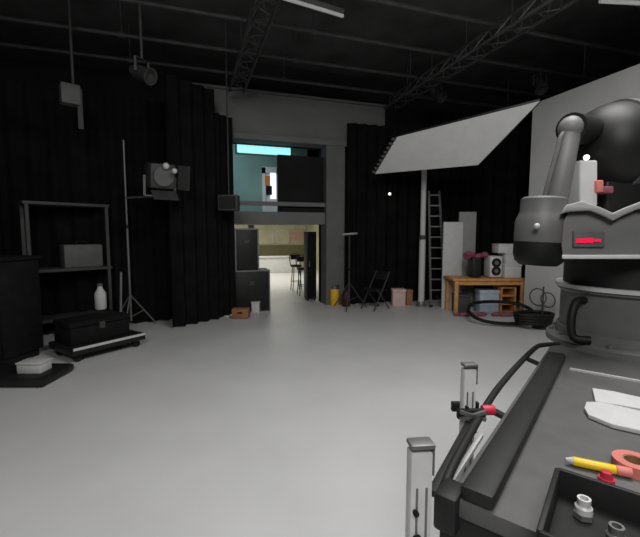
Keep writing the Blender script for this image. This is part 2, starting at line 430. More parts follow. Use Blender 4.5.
# drawer pedestal under the table (orange upright)
pd = thing('wooden_crate', 'upright orange wooden shelf box under the right side of the table', 'shelf box', lf(tA, L*.76, .3, 0))
c = lf(tA, L*.8, .3, 0); hx = .15
for s in (-1, 1): build('side_panel', MB().box(c+ux*s*hx+UP*.3, (.03, .4, .6), RZ), M['wood'], pd)
for z in (.03, .22, .4, .58): build('shelf', MB().box(c+UP*z, (.31, .4, .025), RZ), M['wood'], pd)
build('back_panel', MB().box(c+uy*.19+UP*.3, (.31, .015, .58), RZ), M['card'], pd)
# things on the table
def tbl(px): return (px-454)/70*L
pxm = L/70
def cyl_label(): pass
cm = thing('coffee_machine', 'white machine with two dark round dials stacked one above the other', 'machine', lf(tA, tbl(498), .3, HT))
c = lf(tA, tbl(497), .3, HT); 
build('body', MB().box(c+UP*.24, (.27, .34, .47), RZ, .03), M['white'], cm)
for z in (.15, .33): 
    k = build('dial', MB().cyl(c+UP*z-uy*.16, c+UP*z-uy*.19, .1, n=20, bev=.008), M['rubber'], cm)
    build('dial_face', MB().cyl(c+UP*z-uy*.188, c+UP*z-uy*.196, .045, n=16), M['steel'], cm, parent=k)
build('foot', MB().box(c+UP*.012, (.22, .28, .022), RZ), M['rubber'], cm)
bxg = 'white boxes stacked on the table'
def carton(name, c, s, m, lab, grp=None, rz=RZ, cat='box'):
    t = thing(name, lab, cat, c, grp)
    build('body', MB().box(V(c)+UP*(s[2]*.42), (s[0], s[1], s[2]*.84), rz, .008), m, t)
    build('lid', MB().box(V(c)+UP*(s[2]*.92), (s[0]+.02, s[1]+.02, s[2]*.155), rz, .008), m, t)
    return t
c1 = lf(tA, tbl(514), .3, HT)
carton('storage_box', c1, (.36, .36, .3), M['white'], 'white box with lid standing on the table right of the dials', bxg)
carton('storage_box', c1+UP*.3, (.34, .34, .24), M['board'], 'white box with lid on the middle of the table stack', bxg)
carton('storage_box', c1+UP*.54-ux*.12, (.5, .36, .22), M['board'], 'topmost wide grey white box of the stack on the table', bxg) if False else None
carton('storage_box', c1+UP*.54-ux*.1, (.46, .34, .2), M['white'], 'topmost wide white box of the stack on the table', bxg)
c = lf(tA, tbl(478), .3, HT)
bl_ = thing('black_case', 'black upright case on the table left of the dials', 'case', c)
build('body', MB().box(c+UP*.22, (.2, .3, .44), RZ, .02), M['black'], bl_); build('handle', MB().tube([c+UP*.44-ux*.06, c+UP*.49-ux*.04, c+UP*.49+ux*.04, c+UP*.44+ux*.06], .012), M['darkgrey'], bl_)
cl = MB(); 
for k in range(9):
    q = c+UP*(.47+random.uniform(-.02, .06))+ux*random.uniform(-.2, .22)-uy*random.uniform(-.05, .14); cl.sph(q, random.uniform(.07, .12), (1, .8, .7), 10)
single('cloth_bundle', cl, M['magenta'], 'crumpled dull pink cloth bundle on top of the black case', 'cloth', c+UP*.45)
# foam boards behind
for (x0, x1, yt, m, lab, dy) in ((452, 471, 222, 'board', 'white foam board standing on end beside the ladder', .75), (470, 487, 212, 'boardgrey', 'taller grey foam board standing behind the table', .95)):
    b0 = lf(tA, tbl(x0)*1.09, dy, 0); b1 = lf(tA, tbl(x1)*1.09, dy, 0); D_b = (b0-EYE).dot(CF)
    zt_ = zat(yt, D_b)
    single('foam_board', MB().box((b0+b1)/2+UP*zt_/2, ((b1-b0).length, .06, zt_), RZ, .004), M[m], lab, 'board', (b0+b1)/2, 'foam boards behind the table')
# under the table
c = lf(tA, tbl(492), .3, 0); carton('storage_box', c, (.42, .3, .52), M['blue'], 'pale blue white box under the table', None)
c = lf(tA, tbl(466), .32, 0); carton('storage_box', c, (.3, .3, .42), M['darkgrey'], 'dark grey box under the left side of the table', None)
rg = MB()
for k in range(26):
    q = lf(tA, random.uniform(-.02, L+.05), random.uniform(-.15, -.1), 0); rg.sph(q+UP*.04, random.uniform(.06, .09), (1.4, .6, .55), 10)
single('cloth_heap', rg, M['magenta'], 'low heap of dull pink cloth on the floor before the wooden table', 'cloth', lf(tA, .5, -.2, 0))
# bicycle lying / cable loops
hc = g(501, 322)
lp = MB(); ra, rb = .64, .42
lp.tube([hc+CR*ra*math.cos(t)+CF*rb*math.sin(t)+UP*(.2+.15*math.sin(t)+.012*math.sin(3*t)) for t in [2*PI*k/18 for k in range(18)]], .035, 8, True)
single('cable_loop', lp, M['rubber'], 'large loop of thick black cable lying on the white floor', 'cable', hc)
h2 = g(533, 328)
lp2 = MB()
for j in range(4): lp2.tube([h2+CR*(.3+.015*j)*math.cos(t)+CF*(.22)*math.sin(t)+UP*(.12+.05*j) for t in [2*PI*k/14 for k in range(14)]], .03, 8, True)
single('cable_coil', lp2, M['rubber'], 'tight coil of black cable on the floor beside the white wall flat', 'cable', h2)
h3 = g(546, 328); D3 = (h3-EYE).dot(CF)
wl = MB()
for (px, py, rr) in ((538, 297, .15), (548, 300, .13)):
    q = at(px, py, D3); wl.tube([q+CR*rr*math.cos(t)+UP*rr*math.sin(t)+CF*.04*math.sin(t) for t in [2*PI*k/14 for k in range(14)]], .012, 6, True)
q = at(543, 300, D3); wl.cyl(V((q.x, q.y, 0)), q+UP*.25, .015, n=8).cyl(V((q.x, q.y, 0)), V((q.x, q.y, .04)), .16, n=18)
single('wire_stand', wl, M['darkgrey'], 'small stand holding two thin wire hoops before the white wall flat', 'stand', V((q.x, q.y, 0)))

# boxes left of the pole
c = g(398, 305.5); carton('cardboard_box', c, (.31, .25, .42), M['pale'], 'pale pink box on the floor left of the pale pole', None, -YAW)
c = g(409, 305); carton('cardboard_box', c+CF*.06, (.15, .22, .38), M['card'], 'narrow brown box between the pale pink box and the pole', None, -YAW)
# yellow cylinder
c = g(334.5, 305); ex = thing('yellow_canister', 'yellow canister with a grey cap at the foot of the grey column', 'canister', c)
build('body', MB().lathe([(0, 0), (.1, 0), (.11, .02), (.11, .36), (.09, .4), (0, .4)], c), M['amber'], ex)
build('cap', MB().lathe([(0, .39), (.06, .39), (.06, .47), (.03, .5), (0, .5)], c), M['steel'], ex)
build('handle', MB().tube([c+CR*.05+UP*.46, c+CR*.1+UP*.5, c+CR*.1+UP*.4, c+CR*.06+UP*.42], .01), M['rubber'], ex)
c = g(346, 306); rx = thing('red_canister', 'dark red canister in the shade right of the yellow canister', 'canister', c)
build('body', MB().lathe([(0, 0), (.09, 0), (.1, .02), (.1, .33), (.05, .4), (0, .4)], c), mat('dark_red_paint', (70, 28, 28), .5), rx)
build('valve', MB().cyl(c+UP*.4, c+UP*.46, .025).bar(c+UP*.46-CR*.02, c+UP*.48+CR*.1, .03, .015), M['rubber'], rx)
# light stands and tripods
def tripod_stand(base, top_z, label, name='light_stand', head=True, r=.016, m='darksteel', headw=.34, rz=0):
    t = thing(name, label, 'stand', base)
    b = V((base.x, base.y, 0))
    build('pole', MB().cyl(b+UP*.12, b+UP*top_z*.55, r*1.3, n=10).cyl(b+UP*top_z*.5, b+UP*top_z, r, n=10), M[m], t)
    build('collar', MB().cyl(b+UP*(top_z*.55-.04), b+UP*(top_z*.55+.03), r*2.1, n=12), M['rubber'], t)
    for k in range(3):
        an = rz+2*PI*k/3; d = V((math.cos(an), math.sin(an), 0))
        build('leg', MB().cyl(b+UP*.62, b+d*.45+UP*.02, r*.8, n=8).cyl(b+UP*.2, b+d*.24+UP*.3, r*.5, n=6), M[m], t)
    if head: build('head', MB().bar(b+UP*(top_z+.03)-CR*headw/2, b+UP*(top_z+.06)+CR*headw/2, .09, .05, .01), M['steel'], t)
    return t
b = g(349, 309); tripod_stand(b, zat(236, (b-EYE).dot(CF)), 'thin dark stand with a flat pale head beside the grey column', headw=.36)
def folding_chair(base, rz, label):
    t = thing('folding_chair', label, 'chair', base)
    mx = Matrix.Translation(V((base.x, base.y, 0))) @ Matrix.Rotation(rz, 4, 'Z'); T = lambda x, y, z: mx @ V((x, y, z))
    for s in (-1, 1):
        build('leg', MB().cyl(T(.21*s, .28, .015), T(.21*s, -.22, .88), .015, n=8), M['darksteel'], t)
        build('leg', MB().cyl(T(.18*s, -.26, .015), T(.18*s, .16, .5), .015, n=8), M['darksteel'], t)
    build('seat', MB().box(None, (.4, .38, .025), bev=.008, mx=mx @ Matrix.Translation((0, .02, .46))), M['black'], t)
    build('backrest', MB().box(None, (.42, .02, .2), bev=.006, mx=mx @ Matrix.Translation((0, -.18, .78)) @ Matrix.Rotation(.45, 4, 'X')), M['black'], t)
folding_chair(g(376, 309), 1.9, 'black folding chair standing left of the pale pink box')
q = at(389.5, 194, 8.9); lw = atY(389.5, 194, Y0-.36)
wl_ = thing('wall_lamp', 'tiny bright white lamp on the black drape left of the pole', 'lamp', lw)
build('bulb', MB().sph(lw-CF*.03, .035), M['whiteled'], wl_); build('holder', MB().cyl(lw-CF*.02, lw+CF*.06, .04, n=12).bar(lw+CF*.05, lw+CF*.05+UP*.16, .03), M['black'], wl_)

# ================================================================== OPENING CLUTTER
def flight_case(c, s, label, rz=0):
    t = thing('flight_case', label, 'case', c, 'black flight cases in the opening'); c = V(c)
    build('body', MB().box(c+UP*s[2]/2, s, rz, .01), M['black'], t)
    ed = MB(); mx = Matrix.Translation(c+UP*s[2]/2) @ Matrix.Rotation(rz, 4, 'Z')
    for i in (-1, 1):
        for j in (-1, 1):
            ed.bar(mx @ V((i*s[0]/2, j*s[1]/2, -s[2]/2)), mx @ V((i*s[0]/2, j*s[1]/2, s[2]/2)), .03)
            ed.bar(mx @ V((i*s[0]/2, -s[1]/2, j*s[2]/2)), mx @ V((i*s[0]/2, s[1]/2, j*s[2]/2)), .03)
            ed.bar(mx @ V((-s[0]/2, i*s[1]/2, j*s[2]/2)), mx @ V((s[0]/2, i*s[1]/2, j*s[2]/2)), .03)
    build('edge_trim', ed, M['steel'], t)
    build('latch', MB().box(mx @ V((0, -s[1]/2-.008, s[2]*.2)), (.1, .02, .08), rz), M['darksteel'], t)
    return t
fc = g(249, 312); Df = (fc-EYE).dot(CF)
z1 = zat(271, Df)
flight_case(fc+CF*.25, (.78, .5, z1), 'large black flight case at the bottom of the stack in the opening')
flight_case(fc+CF*.25-CR*.1+UP*z1, (.5, .45, zat(229, Df)-z1), 'upper black flight case of the stack in the opening')
c = g(241, 318); ab = thing('wooden_box', 'small brown wooden box on the floor before the black flight cases', 'box', c)
build('body', MB().box(c+UP*.11, (.34, .22, .2), -YAW, .008), M['card'], ab); build('hand_slot', MB().box(c+UP*.13-CF*.112, (.1, .006, .03), -YAW), M['blackmatt'], ab)
c = g(256, 312); carton('storage_box', c, (.17, .18, .24), M['white'], 'small white box beside the brown wooden box in the opening', None, -YAW)
def stool(c, label):
    t = thing('bar_stool', label, 'stool', c, 'stools in the back room'); c = V(c)
    build('seat', MB().lathe([(0, .74), (.17, .74), (.18, .77), (.16, .8), (0, .8)], c), M['rubber'], t)
    for k in range(4):
        an = PI/4+k*PI/2; d = V((math.cos(an), math.sin(an), 0)); build('leg', MB().cyl(c+d*.12+UP*.74, c+d*.2, .014, n=8), M['darksteel'], t)
    build('footring', MB().tube([c+V((.165*math.cos(x), .165*math.sin(x), .28)) for x in [2*PI*i/12 for i in range(12)]], .01, 6, True, 2), M['steel'], t)
    build('backrest', MB().tube([c+V((-.15, .1, .78)), c+V((-.15, .16, 1.1)), c+V((.15, .16, 1.1)), c+V((.15, .1, .78))], .014, 6).box(c+V((0, .155, 1.03)), (.28, .02, .15)), M['rubber'], t)
stool(atY(296, 250, Y0+2.6)*1-UP*atY(296, 250, Y0+2.6).z, 'black stool with a backrest at the right of the bright back room')
stool(atY(303, 250, Y0+1.6)-UP*atY(303, 250, Y0+1.6).z, 'nearer black stool with a backrest beside the opening edge')
# rack cart left of column inside the opening (dark side)
c = atY(322, 250, Y0+.75); c.z = 0; c.x = col_l-.16
dk = thing('dark_cabinet', 'tall black cabinet at the right edge of the opening', 'cabinet', c)
build('body', MB().box(c+UP*.93, (.26, .3, 1.76), 0, .01), M['black'], dk); build('door', MB().box(c+UP*.93-V((0, .16, 0)), (.22, .02, 1.66), 0, .005), M['blackmatt'], dk); build('handle', MB().bar(c+V((-.07, -.18, .9)), c+V((-.07, -.18, 1.05)), .02), M['steel'], dk)
for sx in (-1, 1):
    for sy in (-1, 1): build('foot', MB().cyl(c+V((sx*.09, sy*.11, 0)), c+V((sx*.09, sy*.11, .06)), .025, n=10), M['rubber'], dk)

# ================================================================== LEFT CLUTTER
# low black dolly with a pale edge
a, b = g(73, 365), g(146, 346)
u = (b-a).normalized(); vv = V((-u.y, u.x, 0)); 
if vv.dot(CF) < 0: vv = -vv
rzd = math.atan2(u.y, u.x); Ld = (b-a).length
dd = thing('platform_dolly', 'low black platform dolly with a pale front edge at the left floor edge', 'dolly', a)
mid = (a+b)/2+vv*.35
build('deck', MB().box(mid+UP*.16, (Ld, .7, .1), rzd, .01), M['black'], dd)
build('edge_strip', MB().box((a+b)/2+UP*.2-vv*.008, (Ld*.98, .014, .035), rzd), M['alu'], dd)
for s in (.1, .9):
    for t in (.1, .6): 
        q = a.lerp(b, s)+vv*t; build('wheel', MB().cyl(q+UP*.055-vv*.025, q+UP*.055+vv*.025, .055, n=16), M['rubber'], dd)
c = a.lerp(b, .45)+vv*.4
cs = thing('storage_chest', 'long matt black chest resting on the low dolly', 'chest', c+UP*.21)
build('body', MB().box(c+UP*.33, (Ld*.8, .5, .24), rzd, .02), M['blackmatt'], cs); build('lid', MB().box(c+UP*.49, (Ld*.81, .51, .08), rzd, .02), M['blackmatt'], cs)
build('latch', MB().box(c+UP*.44-vv*.262, (.08, .02, .1), rzd), M['darksteel'], cs)
# black base with white box
c = g(14, 389); bb = thing('black_plinth', 'low rounded black base at the far left of the floor', 'base', c+CF*.3)
build('plate', MB().box(c+CF*.3+UP*.06-CR*.15, (.95, .6, .1), -YAW, .04), M['black'], bb)
build('foot', MB().box(c+CF*.3+UP*.012-CR*.15, (.8, .45, .02), -YAW), M['rubber'], bb)
c2 = c+CF*.28+UP*.11; carton('white_carton', c2+CR*.04, (.28, .2, .13), M['board'], 'small white box on the low black base at far left', None, -YAW)
c = g(-58, 372)+CF*.6
ck = thing('tool_cabinet', 'large matt black cabinet standing in the dark left corner', 'cabinet', c)
build('body', MB().box(c+UP*.75, (1.5, .6, 1.3), -YAW-.2, .03), M['blackmatt'], ck); build('worktop', MB().box(c+UP*1.42, (1.56, .66, .05), -YAW-.2, .01), M['blackmatt'], ck)
mxk = Matrix.Translation(c) @ Matrix.Rotation(-YAW-.2, 4, 'Z')
for k, z in enumerate((.35, .75, 1.15)):
    d = build('drawer', MB().box(None, (1.4, .03, .34), bev=.008, mx=mxk @ Matrix.Translation((0, -.31, z))), M['black'], ck)
    build('handle', MB().bar(mxk @ V((-.3, -.34, z+.1)), mxk @ V((.3, -.34, z+.1)), .025), M['darksteel'], ck, parent=d)
for sx in (-.65, .65): build('foot', MB().box(mxk @ V((sx, 0, .05)), (.1, .5, .1), -YAW-.2), M['rubber'], ck)
# equipment rack
ra_, rb_ = g(64, 348), g(128, 332)
u = (rb_-ra_).normalized(); vv = V((-u.y, u.x, 0)); vv = vv if vv.dot(CF) > 0 else -vv
ra_ = ra_+vv*.8; rb_ = rb_+vv*.45; u = (rb_-ra_).normalized(); vv = V((-u.y, u.x, 0)); vv = vv if vv.dot(CF) > 0 else -vv
Lr = (rb_-ra_).length; rzr = math.atan2(u.y, u.x); Dr = (ra_-EYE).dot(CF)
ztop = zat(201, Dr)
rk = thing('equipment_rack', 'tall black rack with dark shelves before the left black drapes', 'rack', ra_)
for s in (0, 1):
    for t in (0, .45): build('upright', MB().box(ra_+u*Lr*s+vv*t+UP*ztop/2, (.05, .05, ztop), rzr), M['darkgrey'], rk)
mid = ra_+u*Lr/2+vv*.225
zs = [.3, zat(272, Dr), ztop-.02]
for z in zs: build('shelf', MB().box(mid+UP*z, (Lr+.1, .52, .05), rzr, .005), M['darkgrey'], rk)
def onshelf(f, k): return ra_+u*Lr*f+vv*.12+UP*(zs[k]+.025)
c = onshelf(.68, 1); gc = thing('grey_case', 'dark grey square case on the middle shelf of the black rack', 'case', c)
build('body', MB().box(c+UP*.2+vv*.1, (.6, .34, .4), rzr, .02), M['grey'], gc); build('handle', MB().tube([c+UP*.4+vv*.1-u*.08, c+UP*.45+vv*.1-u*.06, c+UP*.45+vv*.1+u*.06, c+UP*.4+vv*.1+u*.08], .012), M['rubber'], gc)
lid_z = .53; c = ground(101, 309, z=lid_z)
bo = thing('white_bottle', 'white bottle standing on the matt black chest', 'bottle', c)
build('body', MB().lathe([(0, 0), (.075, 0), (.085, .03), (.085, .26), (.04, .34), (.035, .38), (0, .38)], c, UP, 20), M['board'], bo); build('cap', MB().cyl(c+UP*.375, c+UP*.42, .04, n=14), M['grey'], bo)
c = at(119, 312, Dr-.12); c.z = 0
single('metal_rod', MB().cyl(c, at(121, 272, Dr-.08), .02, n=10), M['steel'], 'short grey metal rod leaning against the black rack', 'rod', c)
# studio light on stand
b = g(134, 326); b = b-CF*.1; Ds = (b-EYE).dot(CF)
tripod_stand(b, zat(140, Ds), 'tall thin grey stand rising in front of the left drapes', head=False, r=.018, m='steel', rz=.4)
lh = at(160, 176, Ds-.4); 
sb_ = thing('studio_light', 'dark grey studio light with two pale highlight balls hung on the tall thin stand', 'studio light', lh)
ax = (CR*.55-CF*.8-UP*.15).normalized()
sx_ = ax.cross(UP).normalized(); sz_ = sx_.cross(ax)
R3 = Matrix((sx_, ax, sz_)).transposed().to_4x4()
mxl = Matrix.Translation(lh) @ R3
build('body', MB().box(None, (.42, .5, .42), bev=.05, mx=mxl), M['darkgrey'], sb_)
build('lens', MB().cyl(mxl @ V((0, .24, 0)), mxl @ V((0, .29, 0)), .16, n=24), M['castdark'], sb_)
for kx, ky, rr in ((166, 166, .055), (174.5, 171, .045)): build('knob', MB().sph(at(kx, ky, Ds-.68), rr), M['alu'], sb_)  # pale balls stand in for two highlights on the lamp head
for k, (ox, oz, sx2, sz2) in enumerate(((0, -.3, .4, .02), (-.3, 0, .02, .4))):
    build('barn_door', MB().box(None, (sx2, .25, sz2), mx=mxl @ Matrix.Translation((ox, .36, oz)) @ Matrix.Rotation((.5 if oz > 0 else -.5 if oz < 0 else 0), 4, 'X') @ Matrix.Rotation((-.5 if ox > 0 else .5 if ox < 0 else 0), 4, 'Z')), M['darkgrey'], sb_)
sp = V((b.x, b.y, zat(200, Ds)))
build('yoke', MB().bar(mxl @ V((-.25, 0, 0)), mxl @ V((-.25, 0, -.34)), .04, .015).bar(mxl @ V((.25, 0, 0)), mxl @ V((.25, 0, -.34)), .04, .015).bar(mxl @ V((-.25, 0, -.34)), mxl @ V((.25, 0, -.34)), .04, .015).bar(mxl @ V((0, 0, -.34)), V((b.x, b.y, (mxl @ V((0, 0, -.34))).z)), .03), M['steel'], sb_)
# small speaker at drape edge
q = at(229, 203, 7.7)
spk = thing('wall_speaker', 'small dark grey box speaker at the right edge of the tall drape', 'speaker', q)
build('cabinet', MB().box(q, (.38, .26, .3), -YAW, .02), M['darkgrey'], spk); build('grille', MB().box(q-CF*.135, (.32, .012, .24), -YAW), M['rubber'], spk)
build('bracket', MB().cyl(q+UP*.15, V((q.x, q.y, CEIL)), .015, n=8), M['pipe'], spk)

# ================================================================== ROBOT AND ITS PLATFORM
ZP = 1.094
n0, f0 = ground(440, 492, z=ZP), ground(548, 342, z=ZP)
pu = (f0-n0).normalized(); pv = V((pu.y, -pu.x, 0))      # pu: along left edge away; pv: to the right
RP = math.atan2(pu.y, pu.x); LP = (f0-n0).length; WP = 1.35
def pp(a, b, z=0.0): return n0+pu*a+pv*b+UP*z           # z relative to the top surface
base_c = pp(LP/2, WP/2); base_c.z = 0
plat = thing('robot_platform', 'dark grey wheeled platform carrying the robot arm', 'platform', base_c)
build('deck', MB().box(pp(LP/2, WP/2+.01, -.025), (LP, WP-.02, .05), RP, .01), M['plate'], plat)
build('front_skirt', MB().box(pp(.02, WP/2, -.14), (.04, WP, .18), RP, .006), M['platedark'], plat)
build('rear_skirt', MB().box(pp(LP-.02, WP/2, -.14), (.04, WP, .18), RP, .006), M['platedark'], plat)
build('side_skirt', MB().box(pp(LP/2, .045, -.16), (LP-.1, .03, .22), RP, .006), M['castdark'], plat)
build('side_skirt', MB().box(pp(LP/2, WP-.03, -.14), (LP-.1, .03, .18), RP, .006), M['castdark'], plat)
build('edge_lip', MB().box(pp(LP*.4, .088, .02), (LP*.8, .08, .04), RP, .012), M['platedark'], plat)
build('corner_block', MB().box(pp(.02, .02, -.04), (.09, .06, .1), RP, .012), M['platedark'], plat)
build('edge_rail', MB().tube([pp(.0, -.0, -.02), pp(.12, -.012, .0), pp(.4, -.03, .01), pp(.8, -.045, .02), pp(LP-.3, -.03, .02), pp(LP-.12, .0, .01), pp(LP-.02, .06, 0)], .013, 10), M['platedark'], plat)
for k in (.33, .75): build('rail_bracket', MB().bar(pp(LP*k, -.035, .0), pp(LP*k, .07, -.03), .03, .015), M['platedark'], plat)
build('deck_seam', MB().bar(pp(LP*.72, .16, .004), pp(LP*.72, WP-.02, .004), .014, .01), M['ring'], plat)
build('chassis', MB().box(pp(LP/2, WP/2, -.55), (LP-.3, WP-.4, .62), RP, .03), M['blackmatt'], plat)
for a_ in (.25, LP-.25):
    for b_ in (.3, WP-.3):
        q = pp(a_, b_); w_ = build('wheel', MB().cyl(V((q.x, q.y, .12))-pv*.04, V((q.x, q.y, .12))+pv*.04, .12, n=24, bev=.01), M['rubber'], plat)
        build('hub', MB().cyl(V((q.x, q.y, .12))-pv*.045, V((q.x, q.y, .12))+pv*.045, .05, n=16), M['steel'], plat, parent=w_)
        build('fork', MB().box(V((q.x, q.y, .24)), (.1, .1, .14), RP), M['darksteel'], plat)
# jack posts
def jack(px, py, D, w_, label):
    top = at(px, py, D); c = V((top.x, top.y, 0)); zt_ = top.z
    t = thing('jack_post', label, 'levelling jack', c, 'aluminium jack posts along the platform edge')
    rz = -YAW+.1; d = w_*.7
    build('profile', MB().box(c+UP*(.03+(zt_-.05)/2), (w_, d, zt_-.05), rz, .004), M['alu'], t)
    gr = MB()
    mx = Matrix.Translation(c) @ Matrix.Rotation(rz, 4, 'Z')
    for s in (-.22, .22): gr.box(None, (w_*.1, .004, zt_-.2), mx=mx @ Matrix.Translation((s*w_, -d/2, zt_/2)))
    build('groove', gr, M['steel'], t)
    build('cap', MB().box(None, (w_*1.12, d*1.15, .012), bev=.004, mx=mx @ Matrix.Translation((w_*.04, 0, zt_-.006))).box(None, (w_*.09, d*1.0, .07), bev=.003, mx=mx @ Matrix.Translation((w_*.55, 0, zt_-.04))), M['steel'], t)
    build('bolt', MB().cyl(mx @ V((-w_*.18, -d/2, zt_-.22)), mx @ V((-w_*.18, -d/2-.012, zt_-.22)), w_*.22, n=14), M['rubber'], t)
    build('bolt', MB().cyl(mx @ V((-w_*.28, -d/2, zt_-.155)), mx @ V((-w_*.28, -d/2-.01, zt_-.155)), w_*.13, n=12), M['rubber'], t)
    build('foot', MB().lathe([(0, 0), (.07, 0), (.07, .015), (.02, .04), (0, .04)], c), M['rubber'], t)
    return t
jack(420, 441, .84, .05, 'aluminium jack post nearest the camera at the platform corner')
j2 = jack(469, 363, 1.36, .046, 'farther aluminium jack post at the platform edge beside the red knob')
# clamp with red knob holding the far post
q = at(468, 410, 1.36); 
cp = thing('clamp', 'black clamp with a red knob gripping the farther jack post', 'clamp', q)
build('jaw', MB().box(q-CF*.03, (.1, .02, .035), -YAW, .004).box(q+CF*.03, (.1, .02, .035), -YAW, .004), M['rubber'], cp)
build('cross_bars', MB().bar(q-CF*.045-CR*.045+UP*.014, q-CF*.045+CR*.045-UP*.014, .012).bar(q-CF*.045-CR*.045-UP*.014, q-CF*.045+CR*.045+UP*.014, .012), M['steel'], cp)
build('knob', MB().cyl(q+CR*.05, q+CR*.095, .018, n=14, bev=.003), M['red'], cp)
build('stem', MB().bar(q+CF*.02-UP*.01, q-UP*.09+CF*.0+CR*.02, .03, .02), M['platedark'], cp)
# strut from the corner up to the clamp
s0, s1 = pp(.05, -.035, -.05), q-UP*.03-CR*.005-CF*.045
stt = thing('side_strut', 'black side strut running from the platform corner to the clamp', 'strut', s0)
build('bar', MB().bar(s0, s1, .035, .02, .003), M['platedark'], stt); build('inner_bar', MB().bar(s0+pv*.03+UP*.02, s1+pv*.035-UP*.03, .014), M['alu'], stt)

# robot
DR = 2.3
Cc = at(630, 300, DR); Cc.z = 0; RC = .375
def rz_(py): return zat(py, DR-.15)
zb = ZP
rb = thing('industrial_robot', 'large grey and black industrial robot arm standing on the dark platform', 'robot arm', V((Cc.x, Cc.y, ZP)))
def lat(prof): return [(r, z) for r, z in prof]
zr = rz_(291)           # pale ring height
build('base_flange', MB().lathe([(0, ZP), (.425, ZP), (.425, ZP+.035), (.41, ZP+.045), (.375, ZP+.05), (.37, ZP+.1), (0, ZP+.1)], (Cc.x, Cc.y, 0), UP, 48), M['castdark'], rb)
build('column', MB().lathe([(0, ZP+.09), (RC-.02, ZP+.09), (RC-.02, ZP+.14), (RC-.02, zr-.03), (RC, zr-.015), (RC, zr), (0, zr)], (Cc.x, Cc.y, 0), UP, 48), M['castdark'], rb)
build('pale_ring', MB().lathe([(0, zr), (RC+.012, zr), (RC+.012, zr+.022), (0, zr+.022)], (Cc.x, Cc.y, 0), UP, 48), M['ring'], rb)
zh0, zh1 = rz_(258), rz_(222)
build('neck', MB().lathe([(0, zr+.022), (RC-.03, zr+.022), (RC-.03, zh0), (0, zh0)], (Cc.x, Cc.y, 0), UP, 48), M['platedark'], rb)
for k in range(16):
    an = 2*PI*k/16; q = Cc+V((.395*math.cos(an), .395*math.sin(an), ZP+.04)); build('bolt', MB().cyl(q, q+UP*.024, .014, n=6), M['steel'], rb)
HD = wdir(lev(563, 235)); HD.z = 0; HD.normalize()
# shoulder housing: profile facing the viewer, extruded in depth
def hp(px, py): return at(px, py, DR-.38)
prof = [(563, 259), (561, 246), (563, 222), (568, 212), (590, 211), (604, 216), (613, 221), (622, 216), (636, 210), (664, 210), (690, 222), (694, 246), (692, 259)]
build('shoulder_housing', MB().prism([hp(*p) for p in prof], HD*.7, .012), M['casting'], rb)
prof2 = [(560, 214), (566, 205), (582, 201), (600, 207), (613, 213), (626, 207), (642, 201), (668, 203), (672, 210), (638, 209), (622, 216), (613, 221), (604, 216), (590, 210.5), (568, 211.5)]
build('shoulder_cowl', MB().prism([at(x, y, DR-.42) for x, y in prof2], HD*.75, .006), M['boardgrey'], rb)
build('lower_trim', MB().prism([at(x, y, DR-.40) for x, y in ((562, 255), (692, 255), (692, 259), (562, 259))], HD*.71, .003), M['board'], rb)
dsp = build('display', MB().prism([at(x, y, DR-.395) for x, y in ((574, 231), (605, 232), (605, 247), (574, 247))], CF*.03, .003), M['castdark'], rb)
for k, (x0, x1, y0, y1) in enumerate(((577, 585, 238.5, 243), (586, 593, 238, 243), (594, 601, 239, 242))):
    build('led_segment', MB().prism([at(x, y, DR-.402) for x, y in ((x0, y0), (x1, y0), (x1, y1), (x0, y1))], CF*.01, 0), M['redled'], rb, parent=dsp)
# module with a small white lamp
def blk(x0, x1, y0, y1, D, dep, bev): return MB().prism([at(x, y, D) for x, y in ((x0, y0), (x1, y0), (x1, y1), (x0, y1))], CF*dep, bev)
build('servo_module', blk(580, 598, 160, 206, DR-.25, .2, .01), M['board'], rb)
build('indicator_lamp', MB().sph(at(586.5, 157.5, DR-.2), .015), M['whiteled'], rb)
build('connector', blk(597, 604, 180, 192, DR-.27, .08, .006), M['coral'], rb)
build('connector', blk(604, 614, 186, 193, DR-.22, .08, .006), M['magenta'], rb)
# big black upper arm
uc0, uc1 = at(598, 148, DR-.05), at(760, 140, DR+.1)
ra2 = .245
build('upper_arm', MB().lathe([(0, -.12), (.08, -.115), (.15, -.09), (.205, -.04), (.235, .03), (ra2, .12), (ra2, .75), (.2, .8), (0, .8)], uc0, (uc1-uc0).normalized(), 40), M['black'], rb)
build('upper_arm_bracket', blk(606, 660, 180, 215, DR-.15, .35, .02), M['black'], rb)
build('arm_band', MB().lathe([(ra2-.01, .1), (ra2+.008, .1), (ra2+.008, .16), (ra2-.01, .16)], uc0, (uc1-uc0).normalized(), 40), M['castdark'], rb)
# forearm link running down to the wrist head
DW = DR-.25
l0, l1 = at(571, 128, DW), at(555, 205, DW)
build('forearm_link', MB().cyl(l0, l1, .05, .055, 20, .008).sph(l0, .06), M['casting'], rb)
build('forearm_shade_strip', MB().tube([at(580, 124, DW), at(563, 134, DW-.02), at(557, 152, DW-.03), at(549, 180, DW-.03), at(544, 200, DW-.02)], .012, 8), M['castdark'], rb)  # dark strip stands in for the shaded left edge of the link
build('arm_joint', MB().cyl(at(571, 128, DW), at(604, 132, DR), .075, n=20), M['black'], rb)
wc = at(541, 230, DW); wu = (at(545, 200, DW)-at(539, 262, DW)).normalized(); kk = DW/F
build('wrist_head', MB().lathe([(0, -12*kk), (23.5*kk, -12*kk), (24*kk, -4*kk), (24*kk, 8*kk), (22*kk, 14*kk), (20.5*kk, 18*kk), (20.5*kk, 30*kk), (18*kk, 32*kk), (0, 32*kk)], wc, wu, 36), M['castdark'], rb)
build('wrist_cap', MB().lathe([(0, -35*kk), (17*kk, -35*kk), (21.5*kk, -31*kk), (23.5*kk, -24*kk), (23.5*kk, -11.5*kk), (0, -11.5*kk)], wc, wu, 36), M['rubber'], rb)
